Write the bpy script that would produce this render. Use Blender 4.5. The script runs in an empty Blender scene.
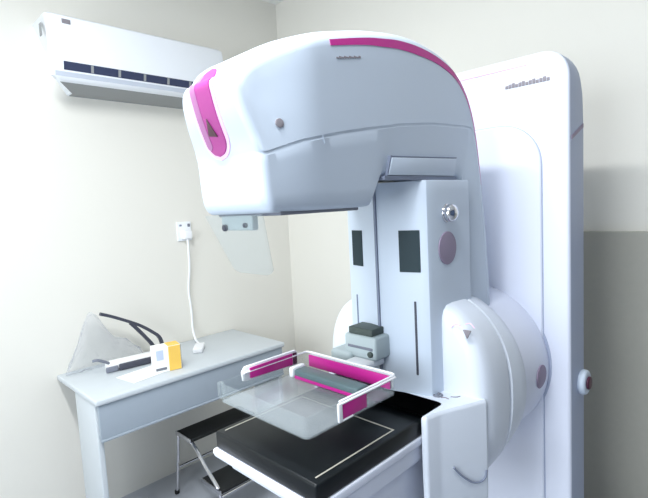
import bpy, bmesh, math, random
import numpy as np
from mathutils import Vector, Matrix
random.seed(7)
S = bpy.context.scene
COL = S.collection
PI = math.pi
R = math.radians

# ------------------------------------------------------------------ materials
def lin(c):
    return tuple(((v/255)/12.92 if v/255 <= .04045 else ((v/255+.055)/1.055)**2.4) for v in c)

def mat(name, rgb, rough=.5, metal=0.0, trans=0.0, ior=1.45, alpha=1.0, bump=0.0, bscale=60, var=0.0, coat=0.0, spec=.5):
    m = bpy.data.materials.new(name); m.use_nodes = True
    nt = m.node_tree; b = nt.nodes['Principled BSDF']
    c = lin(rgb)
    b.inputs['Base Color'].default_value = (*c, 1)
    b.inputs['Roughness'].default_value = rough
    b.inputs['Metallic'].default_value = metal
    b.inputs['IOR'].default_value = ior
    b.inputs['Transmission Weight'].default_value = trans
    b.inputs['Alpha'].default_value = alpha
    b.inputs['Coat Weight'].default_value = coat
    b.inputs['Specular IOR Level'].default_value = spec
    tc = nt.nodes.new('ShaderNodeTexCoord')
    nz = nt.nodes.new('ShaderNodeTexNoise'); nz.inputs['Scale'].default_value = bscale; nz.inputs['Detail'].default_value = 4
    nt.links.new(tc.outputs['Object'], nz.inputs['Vector'])
    if var > 0:
        mx = nt.nodes.new('ShaderNodeMix'); mx.data_type = 'RGBA'
        mx.inputs[6].default_value = (*[x*(1-var) for x in c], 1)
        mx.inputs[7].default_value = (*[min(1, x*(1+var)) for x in c], 1)
        nt.links.new(nz.outputs['Fac'], mx.inputs[0]); nt.links.new(mx.outputs[2], b.inputs['Base Color'])
    if bump > 0:
        bp = nt.nodes.new('ShaderNodeBump'); bp.inputs['Strength'].default_value = bump; bp.inputs['Distance'].default_value = .002
        nt.links.new(nz.outputs['Fac'], bp.inputs['Height']); nt.links.new(bp.outputs['Normal'], b.inputs['Normal'])
    return m

def clear(name, rgb, mixf=.25, rough=.05, edge=.3):
    """clear plastic sheet: mostly transparent, a little gloss and a little haze"""
    m = bpy.data.materials.new(name); m.use_nodes = True
    nt = m.node_tree; nt.nodes.clear()
    o = nt.nodes.new('ShaderNodeOutputMaterial')
    t = nt.nodes.new('ShaderNodeBsdfTransparent'); t.inputs['Color'].default_value = (.97, .98, .98, 1)
    g = nt.nodes.new('ShaderNodeBsdfPrincipled'); g.inputs['Base Color'].default_value = (*lin(rgb), 1); g.inputs['Roughness'].default_value = rough
    lw = nt.nodes.new('ShaderNodeLayerWeight'); lw.inputs['Blend'].default_value = .35
    ma = nt.nodes.new('ShaderNodeMath'); ma.operation = 'MULTIPLY_ADD'; ma.inputs[1].default_value = edge; ma.inputs[2].default_value = mixf
    mx = nt.nodes.new('ShaderNodeMixShader')
    nt.links.new(lw.outputs['Facing'], ma.inputs[0]); nt.links.new(ma.outputs[0], mx.inputs[0])
    nt.links.new(t.outputs[0], mx.inputs[1]); nt.links.new(g.outputs[0], mx.inputs[2]); nt.links.new(mx.outputs[0], o.inputs[0])
    return m

def emit(name, rgb, st):
    m = bpy.data.materials.new(name); m.use_nodes = True
    nt = m.node_tree; nt.nodes.clear()
    o = nt.nodes.new('ShaderNodeOutputMaterial'); e = nt.nodes.new('ShaderNodeEmission')
    e.inputs[0].default_value = (*rgb, 1); e.inputs[1].default_value = st
    nt.links.new(e.outputs[0], o.inputs[0]); return m

M = dict(
    wall=mat('wall_paint', (232, 229, 220), .7, bump=.08, bscale=180, var=.012),
    wallb=mat('low_bounce_blue_grey', (84, 100, 128), .7, bump=.08, bscale=180, var=.012),
    ceil=mat('ceiling_paint', (240, 240, 238), .8, bump=.05, bscale=120),
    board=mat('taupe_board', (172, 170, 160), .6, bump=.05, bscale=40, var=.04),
    white3=mat('bright_white_plastic', (224, 230, 240), .38, bump=.02, bscale=400),
    shell=mat('blue_grey_plastic', (172, 182, 206), .42, bump=.02, bscale=400),
    floor=mat('floor_tile', (168, 172, 180), .35, var=.04, bscale=6),
    white=mat('white_plastic', (204, 215, 229), .38, bump=.02, bscale=400),
    white2=mat('white_cover', (244, 245, 248), .4, bump=.02, bscale=400),
    soft=mat('soft_seam', (172, 180, 204), .6),
    lav=mat('lavender_white_plastic', (228, 232, 246), .42, bump=.02, bscale=400),
    seam=mat('seam_grey', (128, 136, 156), .6),
    pink=mat('magenta_plastic', (190, 36, 138), .35),
    pinkb=mat('pink_badge', (172, 62, 142), .35, coat=.2),
    pinkm=mat('pale_mauve_reflection', (178, 116, 164), .4),
    pinkpale=mat('pale_pink_plastic', (245, 205, 238), .4),
    dred=mat('dark_plum', (70, 22, 48), .4),
    mauve=mat('mauve_grey', (150, 136, 158), .55, bump=.2, bscale=500),
    mark=mat('grey_print', (140, 134, 140), .6),
    brown=mat('dark_badge_print', (84, 56, 66), .5),
    black=mat('black_carbon', (18, 22, 25), .36, spec=.32, bump=.02, bscale=300),
    blackrim=mat('black_plastic', (34, 42, 44), .45, spec=.35, bump=.05, bscale=200),
    line=mat('pale_line', (176, 172, 160), .5),
    screen=mat('dark_screen', (40, 56, 62), .5, spec=.25),
    chrome=mat('chrome', (215, 215, 220), .15, metal=1),
    steel=mat('steel', (190, 190, 196), .3, metal=1),
    acw=mat('ac_white', (242, 245, 250), .4),
    acg=mat('ac_grey', (150, 152, 152), .6),
    aclip=mat('ac_lip', (196, 202, 214), .5),
    vent=mat('vent_dark', (52, 60, 88), .5),
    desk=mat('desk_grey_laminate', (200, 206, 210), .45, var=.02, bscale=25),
    deskf=mat('desk_shaded_laminate', (158, 168, 178), .5, var=.02, bscale=25),  # desk laminate darkened, the front's shade is in the colour
    dark=mat('dark_grey_plastic', (66, 68, 80), .45),
    mid=mat('grey_plastic', (120, 124, 136), .45),
    greeny=mat('grey_green_polymer', (180, 192, 194), .4),
    olive=mat('dark_olive_cap', (74, 84, 80), .5),
    bracket=mat('slate_bracket', (92, 112, 116), .35),
    paper=mat('white_paper', (246, 246, 244), .8),
    yellow=mat('yellow_card', (244, 200, 96), .6),
    blueink=mat('blue_print', (196, 208, 238), .7),
    cardshade=mat('grey_card', (120, 124, 132), .7),
    rubber=mat('black_rubber', (24, 26, 26), .7, bump=.4, bscale=250),
    teal=clear('clear_polycarbonate', (204, 212, 214), .05, .05, .12),
    haze=clear('hazy_polycarbonate', (168, 174, 180), .30, .12, .12),
    bag=clear('clear_bag', (206, 206, 220), .09, .12, .35),
    shield=clear('clear_shield', (196, 204, 206), .10, .06, .2),
    glass=clear('window_glass', (230, 238, 245), .05, .02),
    lamp=emit('lamp_diffuser', (1, 1, 1), 4.0),
    day=emit('sky_outside', (.88, .94, 1), 1.5),
)

# ------------------------------------------------------------------ mesh helpers
class MB:
    def __init__(s): s.bm = bmesh.new()
    def verts(s, pts): return [s.bm.verts.new(p) for p in pts]
    def box(s, x0, x1, y0, y1, z0, z1, bev=0.0, seg=3, mtx=None):
        b = bmesh.new(); bmesh.ops.create_cube(b, size=1)
        for v in b.verts:
            v.co = Vector(((x0+x1)/2+v.co.x*(x1-x0), (y0+y1)/2+v.co.y*(y1-y0), (z0+z1)/2+v.co.z*(z1-z0)))
        if bev > 0:
            bmesh.ops.bevel(b, geom=b.edges[:], offset=bev, segments=seg, profile=.5, affect='EDGES', clamp_overlap=True)
        return s.add(b, mtx)
    def add(s, b, mtx=None):
        if mtx is not None: bmesh.ops.transform(b, matrix=mtx, verts=b.verts[:])
        me = bpy.data.meshes.new('t'); b.to_mesh(me); b.free()
        s.bm.from_mesh(me); bpy.data.meshes.remove(me); return s
    def loft(s, rings, cap0=True, cap1=True, closed=False):
        vs = [s.verts(r) for r in rings]; n = len(vs[0])
        pairs = list(zip(vs[:-1], vs[1:]))
        if closed: pairs.append((vs[-1], vs[0]))
        for a, b in pairs:
            for i in range(n):
                j = (i+1) % n
                try: s.bm.faces.new((a[i], a[j], b[j], b[i]))
                except ValueError: pass
        if not closed:
            if cap0: s.bm.faces.new(list(reversed(vs[0])))
            if cap1: s.bm.faces.new(vs[-1])
        return s
    def cyl(s, c, axis, r, h, seg=32, bev=0.0, r2=None, bseg=3):
        """from point c along axis for length h"""
        a = Vector(axis).normalized(); u = a.orthogonal().normalized(); w = a.cross(u); c = Vector(c)
        r2 = r if r2 is None else r2
        prof = [(0, r)] if bev <= 0 else []
        if bev > 0:
            for k in range(bseg+1):
                t = k/bseg*PI/2; prof.append((bev*(1-math.sin(t)) if False else bev*(1-math.cos(PI/2-t)) if False else bev-bev*math.cos(t) , r-bev+bev*math.sin(t)))
            prof = [(0, r-bev)] + prof[1:]
            for k in range(bseg+1):
                t = k/bseg*PI/2; prof.append((h-bev+bev*math.sin(t), r2-bev+bev*math.cos(t)))
        else: prof.append((h, r2))
        rings = [[c+a*d+u*(rr*math.cos(2*PI*i/seg))+w*(rr*math.sin(2*PI*i/seg)) for i in range(seg)] for d, rr in prof]
        return s.loft(rings)
    def sphere(s, c, r, sx=1, sy=1, sz=1, seg=24):
        b = bmesh.new(); bmesh.ops.create_uvsphere(b, u_segments=seg, v_segments=seg//2, radius=r)
        for v in b.verts: v.co = Vector((c[0]+v.co.x*sx, c[1]+v.co.y*sy, c[2]+v.co.z*sz))
        return s.add(b)
    def tube(s, pts, r, seg=10, sub=6):
        P = [Vector(p) for p in pts]; Q = []
        if len(P) > 2 and sub > 1:
            for i in range(len(P)-1):
                p0 = P[max(i-1, 0)]; p1 = P[i]; p2 = P[i+1]; p3 = P[min(i+2, len(P)-1)]
                for k in range(sub):
                    t = k/sub
                    Q.append(.5*((2*p1)+(p2-p0)*t+(2*p0-5*p1+4*p2-p3)*t*t+(3*p1-p0-3*p2+p3)*t**3))
            Q.append(P[-1])
        else: Q = P
        rings = []; u = None
        for i, q in enumerate(Q):
            t = (Q[min(i+1, len(Q)-1)]-Q[max(i-1, 0)]).normalized()
            u = t.orthogonal().normalized() if u is None else (u-t*u.dot(t)).normalized()
            w = t.cross(u)
            rings.append([q+u*(r*math.cos(2*PI*k/seg))+w*(r*math.sin(2*PI*k/seg)) for k in range(seg)])
        return s.loft(rings)
    def prism(s, pts, vec, bev=0.0, seg=2):
        """planar polygon pushed along vec"""
        b = bmesh.new(); v = Vector(vec)
        f = b.faces.new([b.verts.new(p) for p in pts])
        e = bmesh.ops.extrude_face_region(b, geom=[f])
        bmesh.ops.translate(b, vec=v, verts=[g for g in e['geom'] if isinstance(g, bmesh.types.BMVert)])
        bmesh.ops.recalc_face_normals(b, faces=b.faces[:])
        if bev > 0: bmesh.ops.bevel(b, geom=b.edges[:], offset=bev, segments=seg, profile=.5, affect='EDGES', clamp_overlap=True)
        return s.add(b)
    def build(s, name, m, parent=None, smooth=35, origin=None):
        bmesh.ops.recalc_face_normals(s.bm, faces=s.bm.faces[:])
        r = parent
        while r is not None and r.parent is not None: r = r.parent
        off = Vector(r.location) if r is not None else (Vector(origin) if origin else Vector((0, 0, 0)))
        for v in s.bm.verts: v.co -= off
        me = bpy.data.meshes.new(name); s.bm.to_mesh(me); s.bm.free()
        o = bpy.data.objects.new(name, me); COL.objects.link(o)
        if r is None: o.location = off
        else: o.parent = parent
        me.materials.append(m)
        if smooth:
            for p in me.polygons: p.use_smooth = True
            me.set_sharp_from_angle(angle=R(smooth))
        return o

def thing(name, label, cat, loc, group=None):
    o = bpy.data.objects.new(name, None); COL.objects.link(o); o.location = loc; o.empty_display_size = .05
    tag(o, label, cat, group); return o
def tag(o, label, cat, group=None):
    o['label'] = label; o['category'] = cat
    if group: o['group'] = group
    return o
def struct(o): o['kind'] = 'structure'; return o

def rrect(cy, cz, hy, hz, r, n=6):
    """rounded rectangle in (y,z), counter-clockwise"""
    pts = []
    for (sy, sz, a0) in ((1, 1, 0), (-1, 1, 90), (-1, -1, 180), (1, -1, 270)):
        for k in range(n+1):
            a = R(a0+90*k/n); pts.append((cy+sy*(hy-r)+r*math.cos(a), cz+sz*(hz-r)+r*math.sin(a)))
    return pts
def superell(cy, cz, hy, hz, p, n=72):
    out = []
    for k in range(n):
        a = 2*PI*k/n; c, d = math.cos(a), math.sin(a)
        out.append((cy+hy*math.copysign(abs(c)**(2/p), c), cz+hz*math.copysign(abs(d)**(2/p), d)))
    return out

# ------------------------------------------------------------------ the room
WX, WY, BX, BY, CH = 2.18, 2.52, -1.75, -2.2, 2.85
def slab(name, a, m):
    b = MB(); b.box(*a); return struct(b.build(name, m, smooth=0))
slab('floor', (BX, WX, BY, WY, -.06, 0), M['floor'])
slab('ceiling', (BX, WX, BY, WY, CH, CH+.06), M['ceil'])
slab('wall_left', (BX-.1, WX+.1, WY, WY+.1, -.06, CH+.06), M['wall'])
slab('wall_back', (WX, WX+.1, BY-.1, WY, -.06, CH+.06), M['wall'])
slab('wall_right', (BX-.1, WX, BY-.1, BY, -.06, CH+.06), M['wallb'])  # unseen wall, colour darkened to cut its bounce light
WY0, WY1, WZ0, WZ1 = -.1, 1.5, 1.0, 2.4
b = MB()
b.box(BX-.1, BX, BY, WY0, -.06, CH+.06); b.box(BX-.1, BX, WY1, WY, -.06, CH+.06)
b.box(BX-.1, BX, WY0, WY1, -.06, WZ0); b.box(BX-.1, BX, WY0, WY1, WZ1, CH+.06)
struct(b.build('wall_front', M['wall'], smooth=0))
b = MB()
for y0, y1 in ((WY0, WY0+.05), ((WY0+WY1)/2-.025, (WY0+WY1)/2+.025), (WY1-.05, WY1)): b.box(BX-.08, BX-.03, y0, y1, WZ0, WZ1, .004)
b.box(BX-.08, BX-.03, WY0, WY1, WZ0, WZ0+.05, .004); b.box(BX-.08, BX-.03, WY0, WY1, WZ1-.05, WZ1, .004)
win = struct(b.build('window_1', M['white']))
b = MB(); b.box(BX-.058, BX-.052, WY0+.04, WY1-.04, WZ0+.04, WZ1-.04); b.build('pane', M['glass'], win, smooth=0)
# thin taupe board over the lower back wall beside the stand
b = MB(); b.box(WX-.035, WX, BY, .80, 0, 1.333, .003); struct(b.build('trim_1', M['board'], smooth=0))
# ceiling light fittings
def lampfit(x, y, lx, ly):
    t = thing('ceiling_light', 'long white fluorescent fitting on the ceiling', 'ceiling light', (x, y, CH), 'ceiling lights')
    b = MB(); b.box(x-lx/2-.02, x+lx/2+.02, y-ly/2-.02, y+ly/2+.02, CH-.05, CH-.001, .01); b.build('housing', M['white'], t)
    b = MB(); b.box(x-lx/2, x+lx/2, y-ly/2, y+ly/2, CH-.062, CH-.05, .004); b.build('diffuser', M['lamp'], t)
LAMP = (.10, .75)
lampfit(LAMP[0], LAMP[1], .16, 1.2)

# ------------------------------------------------------------------ air conditioner
ac = thing('air_conditioner', 'white split air conditioner high on the left wall', 'air conditioner', (1.155, WY, 2.10))
A0, A1 = .70, 1.60
prof = [(2.52, 2.088), (2.46, 2.088), (2.36, 2.112), (2.343, 2.118), (2.333, 2.128), (2.318, 2.20), (2.318, 2.36), (2.325, 2.39), (2.345, 2.402), (2.52, 2.402)]
b = MB()
rings = []
for x, k in ((A0, .94), (A0+.006, .98), (A0+.02, 1), (A1-.02, 1), (A1-.006, .98), (A1, .94)):
    sg = 1 if x < 1.1 else -1; rings.append([(x+sg*(.115*max(0, (2.135-z)/.047) if y > 2.40 else (.03 if z < 2.125 else 0)), 2.52+(y-2.52)*k, 2.255+(z-2.255)*k) for y, z in prof])
b.loft(rings); b.build('body', M['acw'], ac)
b = MB(); b.prism([(A0+.125, 2.512, 2.088), (A1-.125, 2.512, 2.088), (A1-.125, 2.46, 2.088), (A1-.045, 2.36, 2.1121), (A0+.045, 2.36, 2.1121), (A0+.125, 2.46, 2.088)], (0, 0, -.0015)); b.build('underside', M['acg'], ac, smooth=0)
def vface(x0, x1, z0, z1, l, name, m, par):
    b = MB(); yy = lambda z: 2.318+.015*(2.20-z)/.072
    b.prism([(x0, yy(z0)-l, z0), (x0, yy(z1)-l, z1), (x0, yy(z1)+.004, z1), (x0, yy(z0)+.004, z0)], (x1-x0, 0, 0)); return b.build(name, m, par, smooth=0)
v = vface(A0+.055, A1-.045, 2.158, 2.194, .0012, 'air_outlet', M['vent'], ac)
for k in range(6): vface(A0+.17+.125*k, A0+.182+.125*k, 2.160, 2.192, .0026, 'vane', M['acg'], v)
vface(A0+.02, A1-.02, 2.131, 2.150, .001, 'outlet_lip', M['aclip'], ac)
b = MB(); b.box(A0+.062, A0+.098, 2.3155, 2.3185, 2.356, 2.376, .002); b.build('label', M['mark'], ac)
b = MB(); b.box(A0-.0005, A0+.004, 2.40, 2.425, 2.315, 2.37, .002); b.build('end_clip', M['acg'], ac)

# ------------------------------------------------------------------ mammography machine
CY = .79
mm = thing('mammography_machine', 'white mammography machine with magenta trim standing against the back wall', 'medical scanner', (1.5, CY, 0))

# --- tall gantry stand
SX0, SX1, SH = 1.52, 1.665, 1.925
def stand_hw(z):
    t = max(0, (z-(SH-.085))/.085); return .235+.075*math.sqrt(max(0, 1-min(t, 1)**2))
zs = [0.0, .02, .3, .6, .9, 1.2, 1.5, 1.7, 1.80, SH-.085]+[SH-.085+.085*math.sin(R(a)) for a in (12, 24, 36, 48, 60, 72, 82, 90)]
b = MB(); rings = []
for z in zs:
    hw = stand_hw(z); bk = SX1-max(0, z-1.78)*.45; r = .011
    fx = SX0+max(0, z-(SH-.02))*.6
    pts = []
    for (cx, cyy, a0) in ((fx+r, CY-hw+r, 180), (bk-r*1.5, CY-hw+r*1.5, 270), (bk-r*1.5, CY+hw-r*1.5, 0), (fx+r, CY+hw-r, 90)):
        rr = r if cx < (fx+bk)/2 else r*1.5
        for k in range(6):
            a = R(a0+90*k/5); pts.append((cx+rr*math.cos(a), cyy+rr*math.sin(a), z))
    rings.append(pts)
b.loft(rings); stand = b.build('gantry_stand', M['lav'], mm)
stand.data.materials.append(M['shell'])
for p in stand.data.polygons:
    if p.center.x+mm.location.x > SX0+.0125: p.material_index = 1  # stand is darker blue-grey behind its front edge
b = MB()
op = rrect(CY, .92, .231, .80, .13, 10); ip = rrect(CY, .92, .227, .796, .126, 10)
b.loft([[(SX0+.001, y, z) for y, z in op], [(SX0-.006, y, z) for y, z in op], [(SX0-.009, y, z) for y, z in ip]]); b.build('front_panel', M['lav'], stand)
b = MB()
o2 = rrect(CY, .92, .2335, .8025, .132, 10)
b.loft([[(SX0+.001, y, z) for y, z in o2], [(SX0-.0012, y, z) for y, z in o2]]); b.build('panel_seam', M['soft'], stand)
b = MB(); b.prism([(SX0+.018, CY-.3095, 1.655), (SX1-.02, CY-.3095, 1.698), (SX1-.02, CY-.3095, 1.710), (SX0+.018, CY-.3095, 1.666)], (0, -.003, 0)); b.build('trim_line', M['mauve'], stand)['label'] = 'thin mauve line across the stand side'
b = MB()   # worn model lettering, unreadable in the photograph: a row of small strokes
for k in range(13):
    y = .668-.0105*k; h = .010+.005*((k*7) % 3)/2; 
    b.box(SX0-.0022, SX0+.001, y-.009, y, 1.834, 1.834+h, .0008)
b.build('lettering', M['mark'], stand)
b = MB(); b.box(SX0-.0025, SX0+.002, .60, .985, 1.893, 1.897, .001); b.build('top_line', M['pinkpale'], stand)
b = MB(); b.cyl((1.625, CY-.306, .888), (0, -1, 0), .040, .024, 32, .008); eb = b.build('button_housing', M['white'], stand)
b = MB(); b.cyl((1.625, CY-.3295, .888), (0, -1, 0), .021, .008, 28, .003); b.build('emergency_button', M['dred'], eb)

# --- rotating drum behind the arm
DZ = .955
b = MB(); rings = []
def ring(x, hy, hz, p=2.0, cz=DZ): return [(x, y, z) for y, z in superell(CY, cz, hy, hz, p)]
for x, r in ((1.30, .235), (1.315, .246), (1.335, .25), (1.50, .252), (1.512, .25), (1.521, .242)): rings.append(ring(x, r, r))
b.loft(rings); drum = b.build('pivot_drum', M['lav'], mm)
b = MB(); rings = []
for x, r in ((1.516, .253), (1.5175, .2565), (1.5215, .2565)): rings.append(ring(x, r, r))
b.loft(rings); b.build('rim_seam', M['soft'], drum)
# oval sensor window on the camera side of the drum
b = MB()
rings = []
for dr, sc in ((-.002, 1.0), (.0025, 1.0), (.004, .9)):
    pts = []
    for k in range(28):
        a = 2*PI*k/28; ang = (.036*sc*math.sin(a))/.25-.04; x = 1.445+.036*sc*math.cos(a)
        pts.append((x, CY-(.2515+dr)*math.cos(ang), DZ+(.2515+dr)*math.sin(ang)))
    rings.append(pts)
b.loft(rings); b.build('oval_cover', M['mauve'], drum)

# --- arm housing (yoke) in front of the drum
b = MB(); rings = []
def yk(x, hy, hz, p, cz=DZ+.005): rings.append([(xx, y if y < CY else CY+(y-CY)*(1.17-.15*max(0, (x-1.1)/.22)), z) for xx, y, z in ring(x, hy, hz, p, cz)])
yk(1.075, 0.209, .235, 3.2); yk(1.078, 0.226, .252, 3.1); yk(1.086, 0.240, .266, 3.0); yk(1.10, 0.250, .276, 2.9)
yk(1.13, 0.256, .282, 2.7); yk(1.19, 0.260, .283, 2.5); yk(1.205, 0.259, .281, 2.5); yk(1.209, 0.254, .276, 2.5); yk(1.214, 0.254, .275, 2.5); yk(1.218, 0.262, .281, 2.4)
yk(1.26, 0.266, .278, 2.2); yk(1.298, 0.266, .270, 2.1); yk(1.310, 0.259, .262, 2.05); yk(1.316, 0.249, .25, 2.0)
b.loft(rings); yoke = b.build('arm_housing', M['white3'], mm)
b = MB(); b.prism([(1.0745, .590, 1.168), (1.0745, .568, 1.168), (1.0745, .579, 1.146)], (-.006, 0, 0), .001)
b.build('triangle_mark', M['mark'], yoke)
b = MB(); b.tube([(1.0735, .625, 1.168), (1.0735, .612, 1.178), (1.0735, .598, 1.176)], .0012, 6); b.tube([(1.0735, .585, 1.182), (1.0735, .571, 1.186), (1.072, .559, 1.176)], .0012, 6)
b.build('printed_arcs', M['pinkpale'], yoke)

# --- support ledge that carries the detector
b = MB()
out = [(.910, .602), (.955, .593), (1.088, .538), (1.16, .585), (1.16, .995), (1.088, 1.042), (.955, .987), (.910, .978), (.910, .968), (1.0, .968), (1.0, .617), (.910, .617)]
def fillet(poly, rads, n=5):
    res = []
    N = len(poly)
    for i, p in enumerate(poly):
        r = rads[i]; p = Vector((*p, 0)); a = Vector((*poly[i-1], 0))-p; c = Vector((*poly[(i+1) % N], 0))-p
        if r <= 0: res.append((p.x, p.y)); continue
        a.normalize(); c.normalize(); half = a.angle(c)/2; d = r/math.tan(half)
        p0 = p+a*d; p1 = p+c*d
        for k in range(n+1):
            t = k/n; q = p0*(1-t)**2+p*2*t*(1-t)+p1*t*t; res.append((q.x, q.y))
    return res
def inset(poly, d):
    N = len(poly); res = []
    for i in range(N):
        p = Vector(poly[i]); a = (p-Vector(poly[i-1])); c = (Vector(poly[(i+1) % N])-p)
        if a.length < 1e-7: a = c
        if c.length < 1e-7: c = a
        a.normalize(); c.normalize(); n = Vector((-a.y-c.y, a.x+c.x)); n.normalize(); res.append(tuple(p+n*d))
    return res
fp = fillet(out, [.010, .10, .012, 0, 0, .012, .10, .004, .004, .012, .012, .003])
b = MB(); rr = .0055; rings = []
for z, d in ((.70, .004), (.71, .002), (.84, 0), (0.992-rr*2, 0), (0.992-rr*1.2, .0007), (0.992-rr*.5, .0026), (0.992-rr*.1, .0050), (.992, rr*.95)):
    rings.append([(x, y, z) for x, y in inset(fp, d)])
b.loft(rings); ledge = b.build('detector_support', M['white3'], mm)
b = MB()
for rad, (x, y) in ((.0105, (1.038, .648)), ):
    b.tube([(x+rad*math.cos(2*PI*k/20), y+rad*math.sin(2*PI*k/20), .9932) for k in range(21)], .003, 6, 1)
b.sphere((1.038, .648, .993), .004)
b.build('ring_button', M['mid'], ledge)
for pts in ([(1.04, .680, .9926), (1.05, .676, .9926), (1.045, .668, .9926)], [(1.03, .634, .9926), (1.036, .625, .9926), (1.034, .615, .9926)], [(1.05, .618, .9926), (1.056, .606, .9926), (1.066, .600, .9926)]):
    b = MB(); b.tube(pts, .0016, 6); b.build('printed_mark', M['mark'], ledge)
def ley(x): return float(np.interp(x, (.886, .945, 1.088), (.604, .594, .538)))-.002
b = MB(); b.tube([(x, ley(x), z) for x, z in ((.985, .845), (1.0, .825), (1.02, .805), (1.04, .790), (1.06, .785), (1.075, .792), (1.08, .81))], .0026, 6); b.build('access_seam', M['seam'], ledge)
# --- detector (breast support) : black top box on a white tray
b = MB(); b.box(.568, 1.0, .622, .966, .938, .980, .006); det = b.build('detector', M['black'], mm)
b = MB()
b.prism([(.985, .624, .975), (1.004, .624, .975), (1.010, .624, .988), (1.002, .624, .990), (.975, .624, .9815)], (0, .34, 0), .002); b.build('back_rim', M['blackrim'], det)
b = MB(); b.box(.562, .985, .619, .969, .918, .9385, .004); b.box(.6, .985, .626, .962, .872, .92, .010); b.prism([(.70, .645, .872), (.99, .645, .872), (.99, .645, .71), (.86, .645, .72), (.76, .645, .82)], (0, .29, 0), .012); b.build('tray', M['lav'], det)
b = MB(); b.box(.5595, .575, .619, .969, .924, .9375, .004); b.build('front_bumper', M['white2'], det)
b = MB()
b.box(.585, .835, .6385, .642, .9795, .9808); b.box(.8315, .835, .642, .95, .9795, .9808); b.box(.585, .835, .946, .9495, .9795, .9808)
b.build('field_marking', M['line'], det, smooth=0)['label'] = 'pale rectangle outlining the imaging field'

# --- column with two angled display faces
b = MB()
XF, YH = .988, .137
colp = [(XF, CY), (1.018, CY-YH+.018), (1.027, CY-YH+.004), (1.04, CY-YH), (1.10, CY-YH), (1.235, CY-YH), (1.235, CY+YH), (1.10, CY+YH), (1.04, CY+YH), (1.027, CY+YH-.004), (1.018, CY+YH-.018)]
rings = []
for z, k in ((.965, 1), (1.52, 1), (1.543, 1), (1.5485, .985)):
    rings.append([(1.12+(x-1.12)*k, CY+(y-CY)*k, z) for x, y in colp])
b.loft(rings); colm = b.build('column', M['white'], mm, smooth=25)
ftan = math.atan2(.03, YH-.018)
def onfacet(side, d0, d1, z0, z1, name, m, thick=.002, bev=.001):
    """a plate on the right (-1) or left (+1) front facet, d = distance from the centre edge"""
    b = MB(); b.box(-thick, .003, d0, d1, z0, z1, bev, 2)
    mt = Matrix.Translation((XF, CY, 0)) @ Matrix.Rotation(0, 4, 'Z')
    c, s_ = math.cos(ftan), math.sin(ftan)
    for v in b.bm.verts:
        x, y, z = v.co
        v.co = Vector((XF+y*s_+x*c, CY+side*(y*c-x*s_), z))
    return b.build(name, m, colm, smooth=0)
onfacet(-1, .063, .120, 1.316, 1.424, 'display', M['screen'])
onfacet(1, .064, .112, 1.324, 1.424, 'display', M['screen'])
onfacet(-1, .099, .105, 1.045, 1.24, 'slot', M['dark'])
onfacet(1, .098, .103, 1.04, 1.24, 'slot', M['seam'])
b = MB(); b.box(XF-.004, XF+.012, CY-.0035, CY+.0035, .97, 1.56); b.build('centre_gap', M['seam'], colm, smooth=0)
b = MB(); b.cyl((1.115, CY-YH+.003, 1.462), (0, -1, 0), .025, .008, 28, .003); b.sphere((1.115, CY-YH-.012, 1.462), .024, 1, .8, 1); b.build('knob', M['chrome'], colm)['label'] = 'polished round knob'
b = MB(); b.cyl((1.113, CY-YH+.002, 1.370), (0, -1, 0), .044, .005, 36, .002); b.build('speaker_cover', M['mauve'], colm)

# --- tube head and arch
def cat(pts, n):
    P = np.array(pts, float); Q = []
    for i in range(len(P)-1):
        p0, p1, p2, p3 = P[max(i-1, 0)], P[i], P[i+1], P[min(i+2, len(P)-1)]
        for k in range(n):
            t = k/n; Q.append(.5*(2*p1+(p2-p0)*t+(2*p0-5*p1+4*p2-p3)*t*t+(3*p1-p0-3*p2+p3)*t**3))
    Q.append(P[-1]); return np.array(Q)
HOUT = [(.505, 1.742), (.528, 1.768), (.560, 1.786), (.600, 1.801), (.652, 1.819), (.708, 1.836), (.815, 1.861), (.880, 1.872), (.944, 1.880), (1.026, 1.882), (1.117, 1.871), (1.191, 1.846), (1.248, 1.798), (1.286, 1.733), (1.312, 1.650), (1.333, 1.549), (1.357, 1.399), (1.376, 1.229), (1.38, 1.06)]
HIN = [(.560, 1.490), (.576, 1.490), (.596, 1.490), (.625, 1.490), (.668, 1.490), (.715, 1.490), (.800, 1.490), (.829, 1.492), (.868, 1.556), (.98, 1.556), (1.09, 1.556), (1.165, 1.556), (1.205, 1.556), (1.228, 1.545), (1.236, 1.505), (1.236, 1.45), (1.236, 1.35), (1.236, 1.20), (1.236, 1.06)]
NSUB = 4
HO = cat(HOUT, NSUB)
_tn = np.gradient(HO, axis=0); _tn /= np.linalg.norm(_tn, axis=1)[:, None]
HO = HO+np.stack([-_tn[:, 1], _tn[:, 0]], 1)*np.clip((np.arange(len(HO))-2)/10, 0, 1)[:, None]*.009
HI = np.array([np.array(HIN[i])*(1-k/NSUB)+np.array(HIN[i+1])*k/NSUB for i in range(len(HIN)-1) for k in range(NSUB)]+[HIN[-1]])
SEAM = [(.45, 1.582), (.513, 1.592), (.622, 1.622), (.731, 1.644), (.825, 1.659), (.929, 1.675), (1.071, 1.689), (1.23, 1.694), (1.40, 1.690)]
TS = []
for i in range(len(HO)):   # where the shell seam crosses each rib of the head
    tt = np.linspace(.25, .8, 221); pp = HO[i]+(HI[i]-HO[i])*tt[:, None]
    zz = pp[:, 1]-np.interp(pp[:, 0], [p[0] for p in SEAM], [p[1] for p in SEAM])
    TS.append(float(tt[np.argmin(abs(zz))]))
TS = np.array(TS)
HHW = .131
def head_hw(x, z):
    """half width: narrower towards the upper front of the head"""
    f = min(1, max(0, (x-.50)/.17)); f = f*f*(3-2*f); top = .092+(HHW-.092)*f; bot = .124+(HHW-.124)*f
    t = min(1, max(0, (z-1.50)/.22)); return bot*(1-t)+top*t
FB = lambda z: .013*math.exp(-((z-1.60)/.062)**2)
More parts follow.
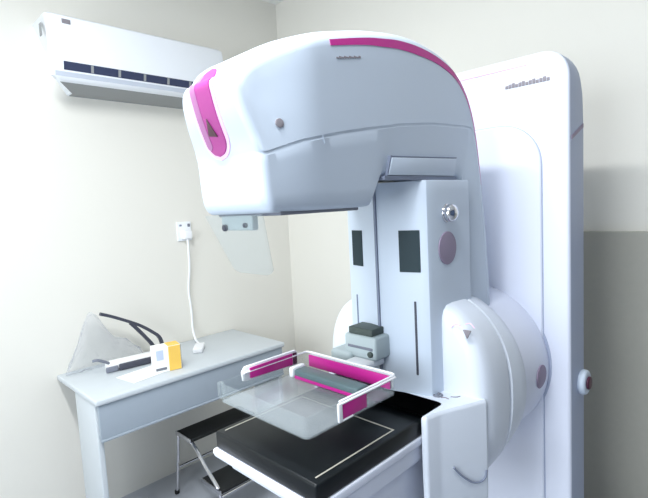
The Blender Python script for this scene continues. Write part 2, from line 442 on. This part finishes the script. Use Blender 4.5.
def head_section(i, grow=1.0):
    o, q, ts = HO[i], HI[i], TS[i]; L = np.linalg.norm(o-q); d = (q-o)/L
    ro, ri = min(.034, .2*L), .016
    half = []   # (distance along out->in, inset from the half width)
    for k in range(7):
        a = R(90*k/6); half.append((ro*(1-math.sin(a)) , ro*(1-math.cos(a))))
    half = [(ro-ro*math.cos(R(90*k/6)), ro-ro*math.sin(R(90*k/6))) for k in range(7)]
    for t in np.linspace(ro, ts*L-.004, 6)[1:]: half.append((t, 0))
    half += [(ts*L-.0015, .0018), (ts*L+.0015, .0022), (ts*L+.004, .0012)]
    for t in np.linspace(ts*L+.004, L-ri, 6)[1:]: half.append((t, .0012+.013*((t-ts*L)/(L-ts*L))))
    for k in range(1, 6):
        a = R(90*k/5); half.append((L-ri+ri*math.sin(a), .0142+ri*(1-math.cos(a))))
    pr = []
    for t, ins in half:
        p = o+d*t; pr.append((p[0], head_hw(p[0], p[1])-ins, p[1]))
    pr = [(x+FB(z)*max(0, min(1, 1-(x-.53)/.10)), w, z) for x, w, z in pr]
    right = [(x, CY-w, z) for x, w, z in pr]; left = [(x, CY+w, z) for x, w, z in reversed(pr)]
    return right+left
b = MB(); rings = []
base = np.array(head_section(0)); cen = base.mean(axis=0); nrm = np.array([-.98, 0, .2]); nrm /= np.linalg.norm(nrm)
RF = .017
for a in (90, 75, 60, 45, 30, 15):
    a = R(a); rings.append([tuple(p) for p in (base-cen)*(1-(RF*(1-math.cos(a)))/.11)+cen+np.array([-RF*math.sin(a)+0, 0, 0])])
for i in range(len(HO)): rings.append(head_section(i))
b.loft(rings, cap0=False)
b.bm.verts.ensure_lookup_table(); NR = len(rings[0])
for k in range(NR//2-1):
    try: b.bm.faces.new([b.bm.verts[q] for q in (k, k+1, NR-2-k, NR-1-k)])
    except ValueError: pass
TAB = sorted({round(p[2], 5): p[0] for p in [r[0] for r in rings[:16]]+list(rings[0][:NR//2])}.items())
head = b.build('tube_head', M['white'], mm, smooth=28)
FX = lambda z: float(np.interp(z, [t[0] for t in TAB], [t[1] for t in TAB]))
# pink badge on the front of the head
def front_plate(name, zc, hh, hw, m, parent, lift, dy=0):
    b = MB(); rings = []; r = hw; cy = CY+.006+dy
    for k in range(41):
        v = -1+2*k/40; z = zc+hh*v; e = max(0, abs(z-zc)-(hh-r)); w = max(.0015, math.sqrt(max(0, r*r-e*e)))
        fx = FX(z)
        rings.append([(fx+.004, cy-w, z), (fx-lift, cy-w+.001, z), (fx-lift-.0008, cy, z), (fx-lift, cy+w-.001, z), (fx+.004, cy+w, z)])
    b.loft(rings); return b.build(name, m, parent)
bd = front_plate('badge_surround', 1.686, .090, .043, M['pinkpale'], head, .002)
front_plate('pink_badge', 1.686, .083, .034, M['pinkb'], bd, .0045)
front_plate('badge_reflection', 1.688, .072, .010, M['pinkm'], bd, .0058, .022)  # paler strip painting the reflection on the badge's left part
b = MB(); fx = FX(1.655)-.0062
b.prism([(FX(z)-.0062, y, z) for y, z in ((CY+.016, 1.642), (CY-.011, 1.638), (CY+.004, 1.673))], (-.0015, 0, 0), .0005); b.build('triangle_symbol', M['brown'], bd)
# front cover of the collimator (whiter)
# magenta stripe along the arch
b = MB(); rings = []
i0, i1 = int(5.2*NSUB), int(15.0*NSUB)
for i in range(i0, i1+1):
    o, q = HO[i], HI[i]; d = (q-o)/np.linalg.norm(q-o)
    u = (i-i0)/(i1-i0)
    w0 = .022+.004*u; w = .012+.009*math.sin(PI*min(1, u*1.25)) if u < .4 else .021-.015*((u-.4)/.6)**.8
    if u > .55: w0 -= .008*(u-.55)/.45
    sec = []
    for t, l in ((w0, -.004), (w0, .0012), (w0+w, .0012), (w0+w, -.004)):
        p = o+d*t; hw = head_hw(p[0], p[1]); ro = .034
        ins = ro-math.sqrt(max(0, ro*ro-(ro-t)**2)) if t < ro else 0
        sec.append((p[0], CY-(hw-ins+l), p[1]))
    rings.append(sec)
b.loft(rings); b.build('magenta_stripe', M['pink'], head)
b = MB()
for k in range(10):
    x = .722+.0076*k; z = 1.789+.0014*k; b.box(x, x+.0062, CY-HHW-.0012, CY-HHW+.002, z, z+.0028+.0014*(k % 2))
b.build('lettering', M['mark'], head, smooth=0)
b = MB(); hw = head_hw(.563, 1.651); b.cyl((.578, CY-head_hw(.578, 1.653)+.0018, 1.653), (-.2, -1, .1), .0085, .0035, 24, .001); sc_ = b.build('screw_cap', M['mark'], head)
# side vertical seam
b = MB(); ss = []
for t in np.linspace(.0, 1, 9):
    x = .622+.056*t; z = 1.79-.17*t; ss.append((x, CY-head_hw(x, z)+.0012, z))
b.tube(ss, .0011, 6, 1)
ss = []
for t in np.linspace(0, 1, 7):
    x = .678+.03*t; z = 1.618-.10*t; ss.append((x, CY-head_hw(x, z)+.0035+.0095*t, z))
b.build('shell_seam', M['white'], head)
# inset cover over the column
yb = CY-HHW
cvp = [(.888, yb+.0105, 1.560), (1.184, yb+.0105, 1.560), (1.186, yb+.004, 1.606), (.896, yb+.004, 1.600)]
b = MB(); b.prism([(x, y-.004, z) for x, y, z in cvp], (0, .02, 0), .0015); lp = b.build('service_cover', M['white'], head)
b = MB()
b.prism([(.872, yb+.007, 1.5495), (1.194, yb+.007, 1.5495), (1.194, yb+.006, 1.5585), (.872, yb+.006, 1.5585)], (0, .02, 0))
b.prism([(.883, yb+.0085, 1.556), (.888, yb+.0085, 1.556), (.897, yb+.0015, 1.604), (.892, yb+.0015, 1.604)], (0, .02, 0))
b.prism([(.893, yb+.0025, 1.601), (1.19, yb+.0025, 1.607), (1.19, yb+.002, 1.6095), (.893, yb+.002, 1.6035)], (0, .02, 0)); b.build('shadow_gap', M['seam'], head)
# dark underside plate, bracket and clear face shield
b = MB(); b.box(.575, .80, CY-.105, CY+.105, 1.4845, 1.4925, .003); b.build('collimator_plate', M['mid'], head)
b = MB(); b.box(.575, .592, .775, .885, 1.456, 1.488, .004); br = b.build('shield_bracket', M['greeny'], head)
for y, z, r in ((.868, 1.462, .0075), (.795, 1.467, .005)):
    b = MB(); b.cyl((.576, y, z), (-1, 0, 0), r, .008, 20, .002); b.build('thumb_screw', M['dark'], br)
b = MB()
sh = [(.560, .925, 1.488), (.560, .722, 1.488), (.608, .752, 1.362), (.608, .895, 1.362)]
sh = [(.560, .925, 1.488), (.560, .722, 1.488), (.604, .755, 1.372), (.606, .765, 1.364), (.608, .780, 1.360), (.608, .875, 1.360), (.606, .889, 1.364), (.604, .897, 1.372)]
b.prism(sh, (.003, 0, .001)); b.build('face_shield', M['shield'], head, smooth=0)['label'] = 'clear plastic face shield hanging below the head'

# --- paddle carriage on the column
b = MB(); b.box(.935, 1.005, .765, .875, 1.085, 1.148, .008); car = b.build('paddle_carriage', M['greeny'], mm)
b = MB(); b.box(.94, 1.0, .780, .862, 1.148, 1.167, .003); b.build('carriage_cap', M['olive'], car)
b = MB(); b.box(.925, .995, .845, .925, 1.045, 1.098, .012); b.build('clamp_lever', M['greeny'], car)
b = MB(); b.box(.9335, .945, .775, .862, 1.112, 1.120, .002); b.build('clamp_gap', M['mid'], car)
b = MB(); b.cyl((.936, .782, 1.103), (-1, 0, 0), .008, .008, 16, .002); b.build('clamp_screw', M['olive'], car)
b = MB(); b.box(.862, .985, .775, .845, 1.066, 1.086, .006); b.build('paddle_mount', M['white2'], car)

# --- compression paddle
PX0, PX1, PY0, PY1, PZ0, PZ1 = .572, .856, .643, .942, 1.058, 1.102
b = MB()
po = fillet([(PX0, PY0), (PX1, PY0), (PX1, PY1), (PX0, PY1)], [.016]*4); th = .0028; pi_ = inset(po, th)
b.loft([[(x, y, PZ0) for x, y in po], [(x, y, PZ1) for x, y in po], [(x, y, PZ1) for x, y in pi_], [(x, y, PZ0) for x, y in pi_]], closed=True)
pad = b.build('compression_paddle', M['teal'], mm, smooth=30); pad['label'] = 'clear plastic compression tray with magenta side grips'
b = MB(); b.loft([[(x, y, PZ0) for x, y in inset(po, th+.0002)], [(x, y, PZ0+th) for x, y in inset(po, th+.0002)]]); b.build('tray_floor', M['haze'], pad)
b = MB(); zt = PZ1+.0015
rim = [(x, y, zt) for x, y in fillet([(.645, PY1-.001), (PX1, PY1-.001), (PX1, PY0+.001), (.665, PY0+.001)], [0, .014, .014, 0])]
b.tube(rim, .0026, 8, 1); b.build('white_edge', M['white2'], pad)
b = MB(); b.box(PX0-.0025, PX0+.010, PY1-.012, PY1+.0025, 1.066, PZ1+.002, .003); b.build('corner_cap', M['shield'], pad)
# left grip, back grip, right grip
b = MB()
gp = [(.642, 1.083), (.655, 1.080), (.818, 1.077), (.822, 1.110), (.814, 1.118), (.650, 1.118), (.640, 1.106)]
b.prism([(x, PY1+.0005, z) for x, z in gp], (0, .007, 0), .0025); b.build('grip', M['white2'], pad)
b = MB(); b.prism([(x, PY1+.0004, z) for x, z in ((.662, 1.086), (.800, 1.081), (.800, 1.112), (.662, 1.112))], (0, -.0035, 0), .0008); b.build('grip_insert', M['pink'], pad)
b = MB(); b.prism([(x, PY1+.0004, z) for x, z in ((.803, 1.081), (.816, 1.081), (.816, 1.111), (.803, 1.112))], (0, -.003, 0), .0008); b.build('grip_tip', M['dred'], pad)
b = MB(); b.box(PX1-.0075, PX1-.0032, PY0+.014, PY1-.012, 1.066, 1.098, .0015); b.build('grip_insert', M['pink'], pad)
b = MB(); b.box(PX1+.0003, PX1+.006, PY0+.012, PY1-.012, 1.068, 1.101, .002); b.build('grip', M['white2'], pad)
b = MB(); 
for zz0, zz1, xx0, xx1 in ((1.097, 1.1015, .662, .85), (1.062, 1.1015, .656, .668), (1.062, 1.066, .656, .70)): b.box(xx0, xx1, PY0-.005, PY0+.0005, zz0, zz1, .0018)
b.build('grip', M['white2'], pad)
b = MB(); b.box(.668, .745, PY0-.0035, PY0-.0006, 1.066, 1.097, .001); b.build('grip_insert', M['pink'], pad)
# slate bracket lying inside the tray
b = MB(); b.box(.772, .812, .69, .905, PZ0+.003, PZ0+.026, .005); bk = b.build('inner_bracket', M['bracket'], pad)
b = MB(); b.box(.768, .816, .905, .922, PZ0+.003, PZ0+.03, .006); b.build('bracket_end', M['white2'], bk)
b = MB(); b.box(.7695, .7715, .70, .90, PZ0+.004, PZ0+.012, .0005); b.build('pink_reflection', M['pink'], bk)  # strip painting the pink reflection below the bracket

# ------------------------------------------------------------------ desk by the left wall
TX0, TX1, TY0, TY1, TZ = .645, 1.66, 2.008, 2.516, .75
dk = thing('desk', 'pale grey laminate desk with deep front panel against the left wall', 'desk', (1.15, 2.26, 0))
b = MB(); b.box(TX0, TX1, TY0, TY1, TZ-.026, TZ, .008); b.build('desktop', M['desk'], dk)
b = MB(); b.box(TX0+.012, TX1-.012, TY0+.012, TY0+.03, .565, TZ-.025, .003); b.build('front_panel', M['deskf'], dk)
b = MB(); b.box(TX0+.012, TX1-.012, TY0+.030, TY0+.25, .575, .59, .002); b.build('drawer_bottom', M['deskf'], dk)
for x in (TX0+.006, TX1-.03):
    b = MB(); b.box(x, x+.024, TY0+.035, TY0+.275, 0, TZ-.025, .004); b.build('leg', M['desk'], dk)
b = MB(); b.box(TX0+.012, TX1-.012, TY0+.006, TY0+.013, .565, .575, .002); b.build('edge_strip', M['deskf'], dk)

# carton on the desk
ct = thing('carton', 'small white carton with a yellow side panel on the desk', 'carton', (1.02, 2.12, TZ))
mt = Matrix.Translation((1.02, 2.135, TZ)) @ Matrix.Rotation(R(-12), 4, 'Z')
b = MB(); b.box(-.06, .065, -.035, .035, .001, .122, .002, 2, mt); b.build('box', M['paper'], ct, smooth=0)
b = MB(); b.box(.006, .0625, -.0372, -.0345, .002, .120, .0006, 1, mt); b.box(.006, .0625, -.0345, .034, .1215, .1235, .0006, 1, mt); b.build('yellow_panel', M['yellow'], ct, smooth=0)
b = MB(); b.box(.0645, .067, -.033, .034, .002, .118, .0006, 1, mt); b.build('side_shade', M['cardshade'], ct, smooth=0)  # grey plate painting the shade on the carton's right side
b = MB(); b.box(-.05, -.018, -.0365, -.0345, .062, .108, .0005, 1, mt); b.build('printed_patch', M['blueink'], ct, smooth=0)
b = MB(); b.box(-.056, -.006, -.0365, -.0345, .012, .024, .0005, 1, mt); b.build('grey_print', M['cardshade'], ct, smooth=0)
# paper
b = MB(); mt = Matrix.Translation((.93, 2.17, TZ)) @ Matrix.Rotation(R(9), 4, 'Z')
b.box(-.105, .105, -.072, .072, .0005, .002, 0, 1, mt); tag(b.build('paper_sheet', M['paper'], smooth=0), 'white sheet of paper lying flat in front of the carton', 'paper')
# handheld device with dark front
dv = thing('desk_device', 'low white box with a dark grey front edge lying behind the paper', 'device', (.93, 2.32, TZ))
mt = Matrix.Translation((.945, 2.34, TZ)) @ Matrix.Rotation(R(-7), 4, 'Z')
b = MB(); b.box(-.125, .115, -.03, .030, .002, .045, .008, 3, mt); b.build('case', M['paper'], dv)
b = MB(); b.box(-.075, .125, -.046, -.031, .002, .034, .006, 3, mt); b.build('front_edge', M['dark'], dv)
b = MB(); b.box(-.135, -.078, -.042, -.031, .002, .030, .006, 3, mt); b.build('front_edge', M['mid'], dv)
# dark straps
b = MB()
def strap(pts, w, t):
    global b
    P = cat(pts, 8); rings = []
    for i, p in enumerate(P):
        d = P[min(i+1, len(P)-1)]-P[max(i-1, 0)]; d /= np.linalg.norm(d)
        n = np.cross(d, (0, 1, 0)); n /= np.linalg.norm(n)
        s_ = np.array((0, 1, 0))
        rings.append([tuple(p+n*t*a+s_*w*c) for a, c in ((-.5, -.5), (.5, -.5), (.5, .5), (-.5, .5))])
    b.loft(rings)
strap([(.832, 2.40, 1.027), (.88, 2.40, 1.006), (.95, 2.40, .970), (1.02, 2.40, .930), (1.085, 2.40, .880), (1.124, 2.40, .837), (1.14, 2.40, .758)], .020, .015)
strap([(.975, 2.40, .951), (1.005, 2.40, .915), (1.045, 2.40, .862), (1.08, 2.40, .81), (1.095, 2.40, .758)], .019, .016)
tag(b.build('cable_loop', M['dark']), 'stiff dark grey strap arching above the white box at the back of the desk', 'strap')
# second small dark handle left
b = MB(); b.tube([(.755, 2.335, .823), (.775, 2.325, .825), (.80, 2.325, .812), (.825, 2.33, .797)], .007, 8)
b.tube([(.825, 2.33, .797), (.828, 2.34, .757)], .006, 8)
tag(b.build('dark_clip', M['mid']), 'small grey clip standing in front of the clear bag at the left of the desk', 'clip')
# clear bag: rumpled translucent hump
b = MB(); rings = []
rng = random.Random(3)
NT, NS = 26, 18
for i in range(NS+1):
    u = i/NS; x = .672+.38*u
    hgt = .015+.268*math.exp(-((u-.36)/.22)**2)*(1 if u > .36 else 1)+.10*max(0, 1-abs(u-.75)/.3)
    if i in (0, NS): hgt = .006
    yc = 2.455; wy = .042*math.sin(PI*min(1, max(.06, u*.94+.03)))**.6
    rg = []
    for k in range(NT):
        a = 2*PI*k/NT; nz = 1+rng.uniform(-.10, .10)
        y = yc+wy*math.cos(a)*nz*(1-.45*max(0, math.sin(a))); z = TZ+.0015+max(0, (hgt*.5)*(1+math.sin(a)*nz)) 
        rg.append((x+rng.uniform(-.006, .006)*(0 < i < NS), y, max(TZ+.0012, z)))
    rings.append(rg)
b.loft(rings); tag(b.build('plastic_bag', M['bag'], smooth=20), 'rumpled clear plastic bag standing at the left end of the desk', 'plastic bag')

# wall socket and power cord
so = thing('wall_socket', 'square white power socket on the left wall above the desk', 'socket', (1.375, WY, 1.39))
b = MB(); b.box(1.332, 1.422, 2.508, 2.52, 1.335, 1.445, .004); b.build('plate', M['acw'], so)
b = MB(); b.box(1.398, 1.412, 2.503, 2.509, 1.415, 1.433, .002); b.build('switch', M['mid'], so)
b = MB(); b.box(1.347, 1.36, 2.5055, 2.509, 1.42, 1.43, .001); b.build('indicator', M['seam'], so)
pc = thing('power_cord', 'white power cord hanging from the wall socket down to the desk', 'cord', (1.38, 2.5, TZ))
b = MB(); b.box(1.352, 1.405, 2.468, 2.5085, 1.345, 1.395, .008); b.build('plug', M['white2'], pc)
b = MB(); b.tube([(1.378, 2.482, 1.35), (1.378, 2.482, 1.30), (1.382, 2.494, 1.18), (1.370, 2.502, 1.05), (1.378, 2.503, .92), (1.372, 2.494, .82), (1.365, 2.46, .768), (1.35, 2.41, .758), (1.325, 2.345, .762)], .0065, 8); b.build('cable', M['white2'], pc)
b = MB(); mt = Matrix.Translation((1.285, 2.285, TZ)) @ Matrix.Rotation(R(52), 4, 'Z'); b.box(-.06, .06, -.026, .026, .0005, .026, .006, 3, mt); b.build('adapter', M['white2'], pc)

# ------------------------------------------------------------------ two-step stool
st = thing('step_stool', 'two-step chrome stool with black treads under the front of the desk', 'step stool', (1.3, 2.05, 0))
X0, X1 = 1.105, 1.50
b = MB(); b.box(X0, X1, 2.112, 2.262, .352, .370, .004); t1 = b.build('tread', M['rubber'], st)
b = MB(); b.box(X0, X1, 1.862, 2.035, .182, .200, .004); t2 = b.build('tread', M['rubber'], st)
b = MB(); b.box(X0-.006, X0-.0005, 2.112, 2.262, .350, .371, .001); b.build('edge_trim', M['chrome'], t1)
b = MB(); b.box(X0-.006, X0-.0005, 1.862, 2.035, .180, .201, .001); b.build('edge_trim', M['chrome'], t2)
for x in (X0+.004, X1-.004):
    b = MB(); b.tube([(x, 2.125, .352), (x, 2.08, .335), (x, 2.0, .27), (x, 1.92, .215), (x, 1.885, .18), (x, 1.875, .12), (x, 1.872, .0)], .009, 10); b.build('leg', M['chrome'], st)
    b = MB(); b.tube([(x, 2.25, .352), (x, 2.27, .25), (x, 2.318, .012)], .008, 10); lg = b.build('leg', M['chrome'], st)
    b = MB(); b.cyl((x, 2.319, 0), (0, 0, 1), .013, .02, 16, .003); b.build('foot', M['rubber'], lg)
b = MB(); b.tube([(X0+.004, 1.872, .165), (X1-.004, 1.872, .165)], .008, 10); b.build('crossbar', M['chrome'], st)
b = MB(); b.tube([(X0+.004, 2.27, .17), (X1-.004, 2.27, .17)], .007, 10); b.build('crossbar', M['chrome'], st)

# ------------------------------------------------------------------ light
def area(name, loc, rot, sx, sy, power, col=(1, 1, 1)):
    l = bpy.data.lights.new(name, 'AREA'); l.shape = 'RECTANGLE'; l.size = sx; l.size_y = sy; l.energy = power; l.color = col
    o = bpy.data.objects.new(name, l); COL.objects.link(o); o.location = loc; o.rotation_euler = rot; return o
area('window_daylight', (BX-.02, (WY0+WY1)/2, (WZ0+WZ1)/2), (0, R(-90), 0), WZ1-WZ0-.1, WY1-WY0-.1, 40, (.84, .92, 1))
area('ceiling_lamp_light', (LAMP[0], LAMP[1], CH-.07), (0, 0, 0), .16, 1.2, 38, (.93, .97, 1))
W = bpy.data.worlds.new('World'); S.world = W; W.use_nodes = True
W.node_tree.nodes['Background'].inputs[0].default_value = (.8, .9, 1, 1); W.node_tree.nodes['Background'].inputs[1].default_value = 1.0

# ------------------------------------------------------------------ camera
f = 475.0; yaw, pitch, roll, H = R(45), R(5.3), R(3.0), 1.5
fw0 = Vector((math.cos(yaw), math.sin(yaw), 0)); r0 = Vector((math.sin(yaw), -math.cos(yaw), 0)); up0 = Vector((0, 0, 1))
fw = fw0*math.cos(pitch)-up0*math.sin(pitch); up = up0*math.cos(pitch)+fw0*math.sin(pitch)
rr_ = r0*math.cos(roll)-up*math.sin(roll); uu = up*math.cos(roll)+r0*math.sin(roll)
cam = bpy.data.cameras.new('Camera'); co = bpy.data.objects.new('Camera', cam); COL.objects.link(co)
cam.sensor_width = 36; cam.sensor_fit = 'HORIZONTAL'; cam.lens = 36*f/648; cam.clip_start = .02
m3 = Matrix((rr_, uu, -fw)).transposed(); co.matrix_world = Matrix.Translation((0, 0, H)) @ m3.to_4x4()
S.camera = co
S.view_settings.view_transform = 'Standard'; S.view_settings.look = 'None'; S.view_settings.gamma = 1; S.view_settings.use_curve_mapping = False
S.view_settings.exposure = 0.47
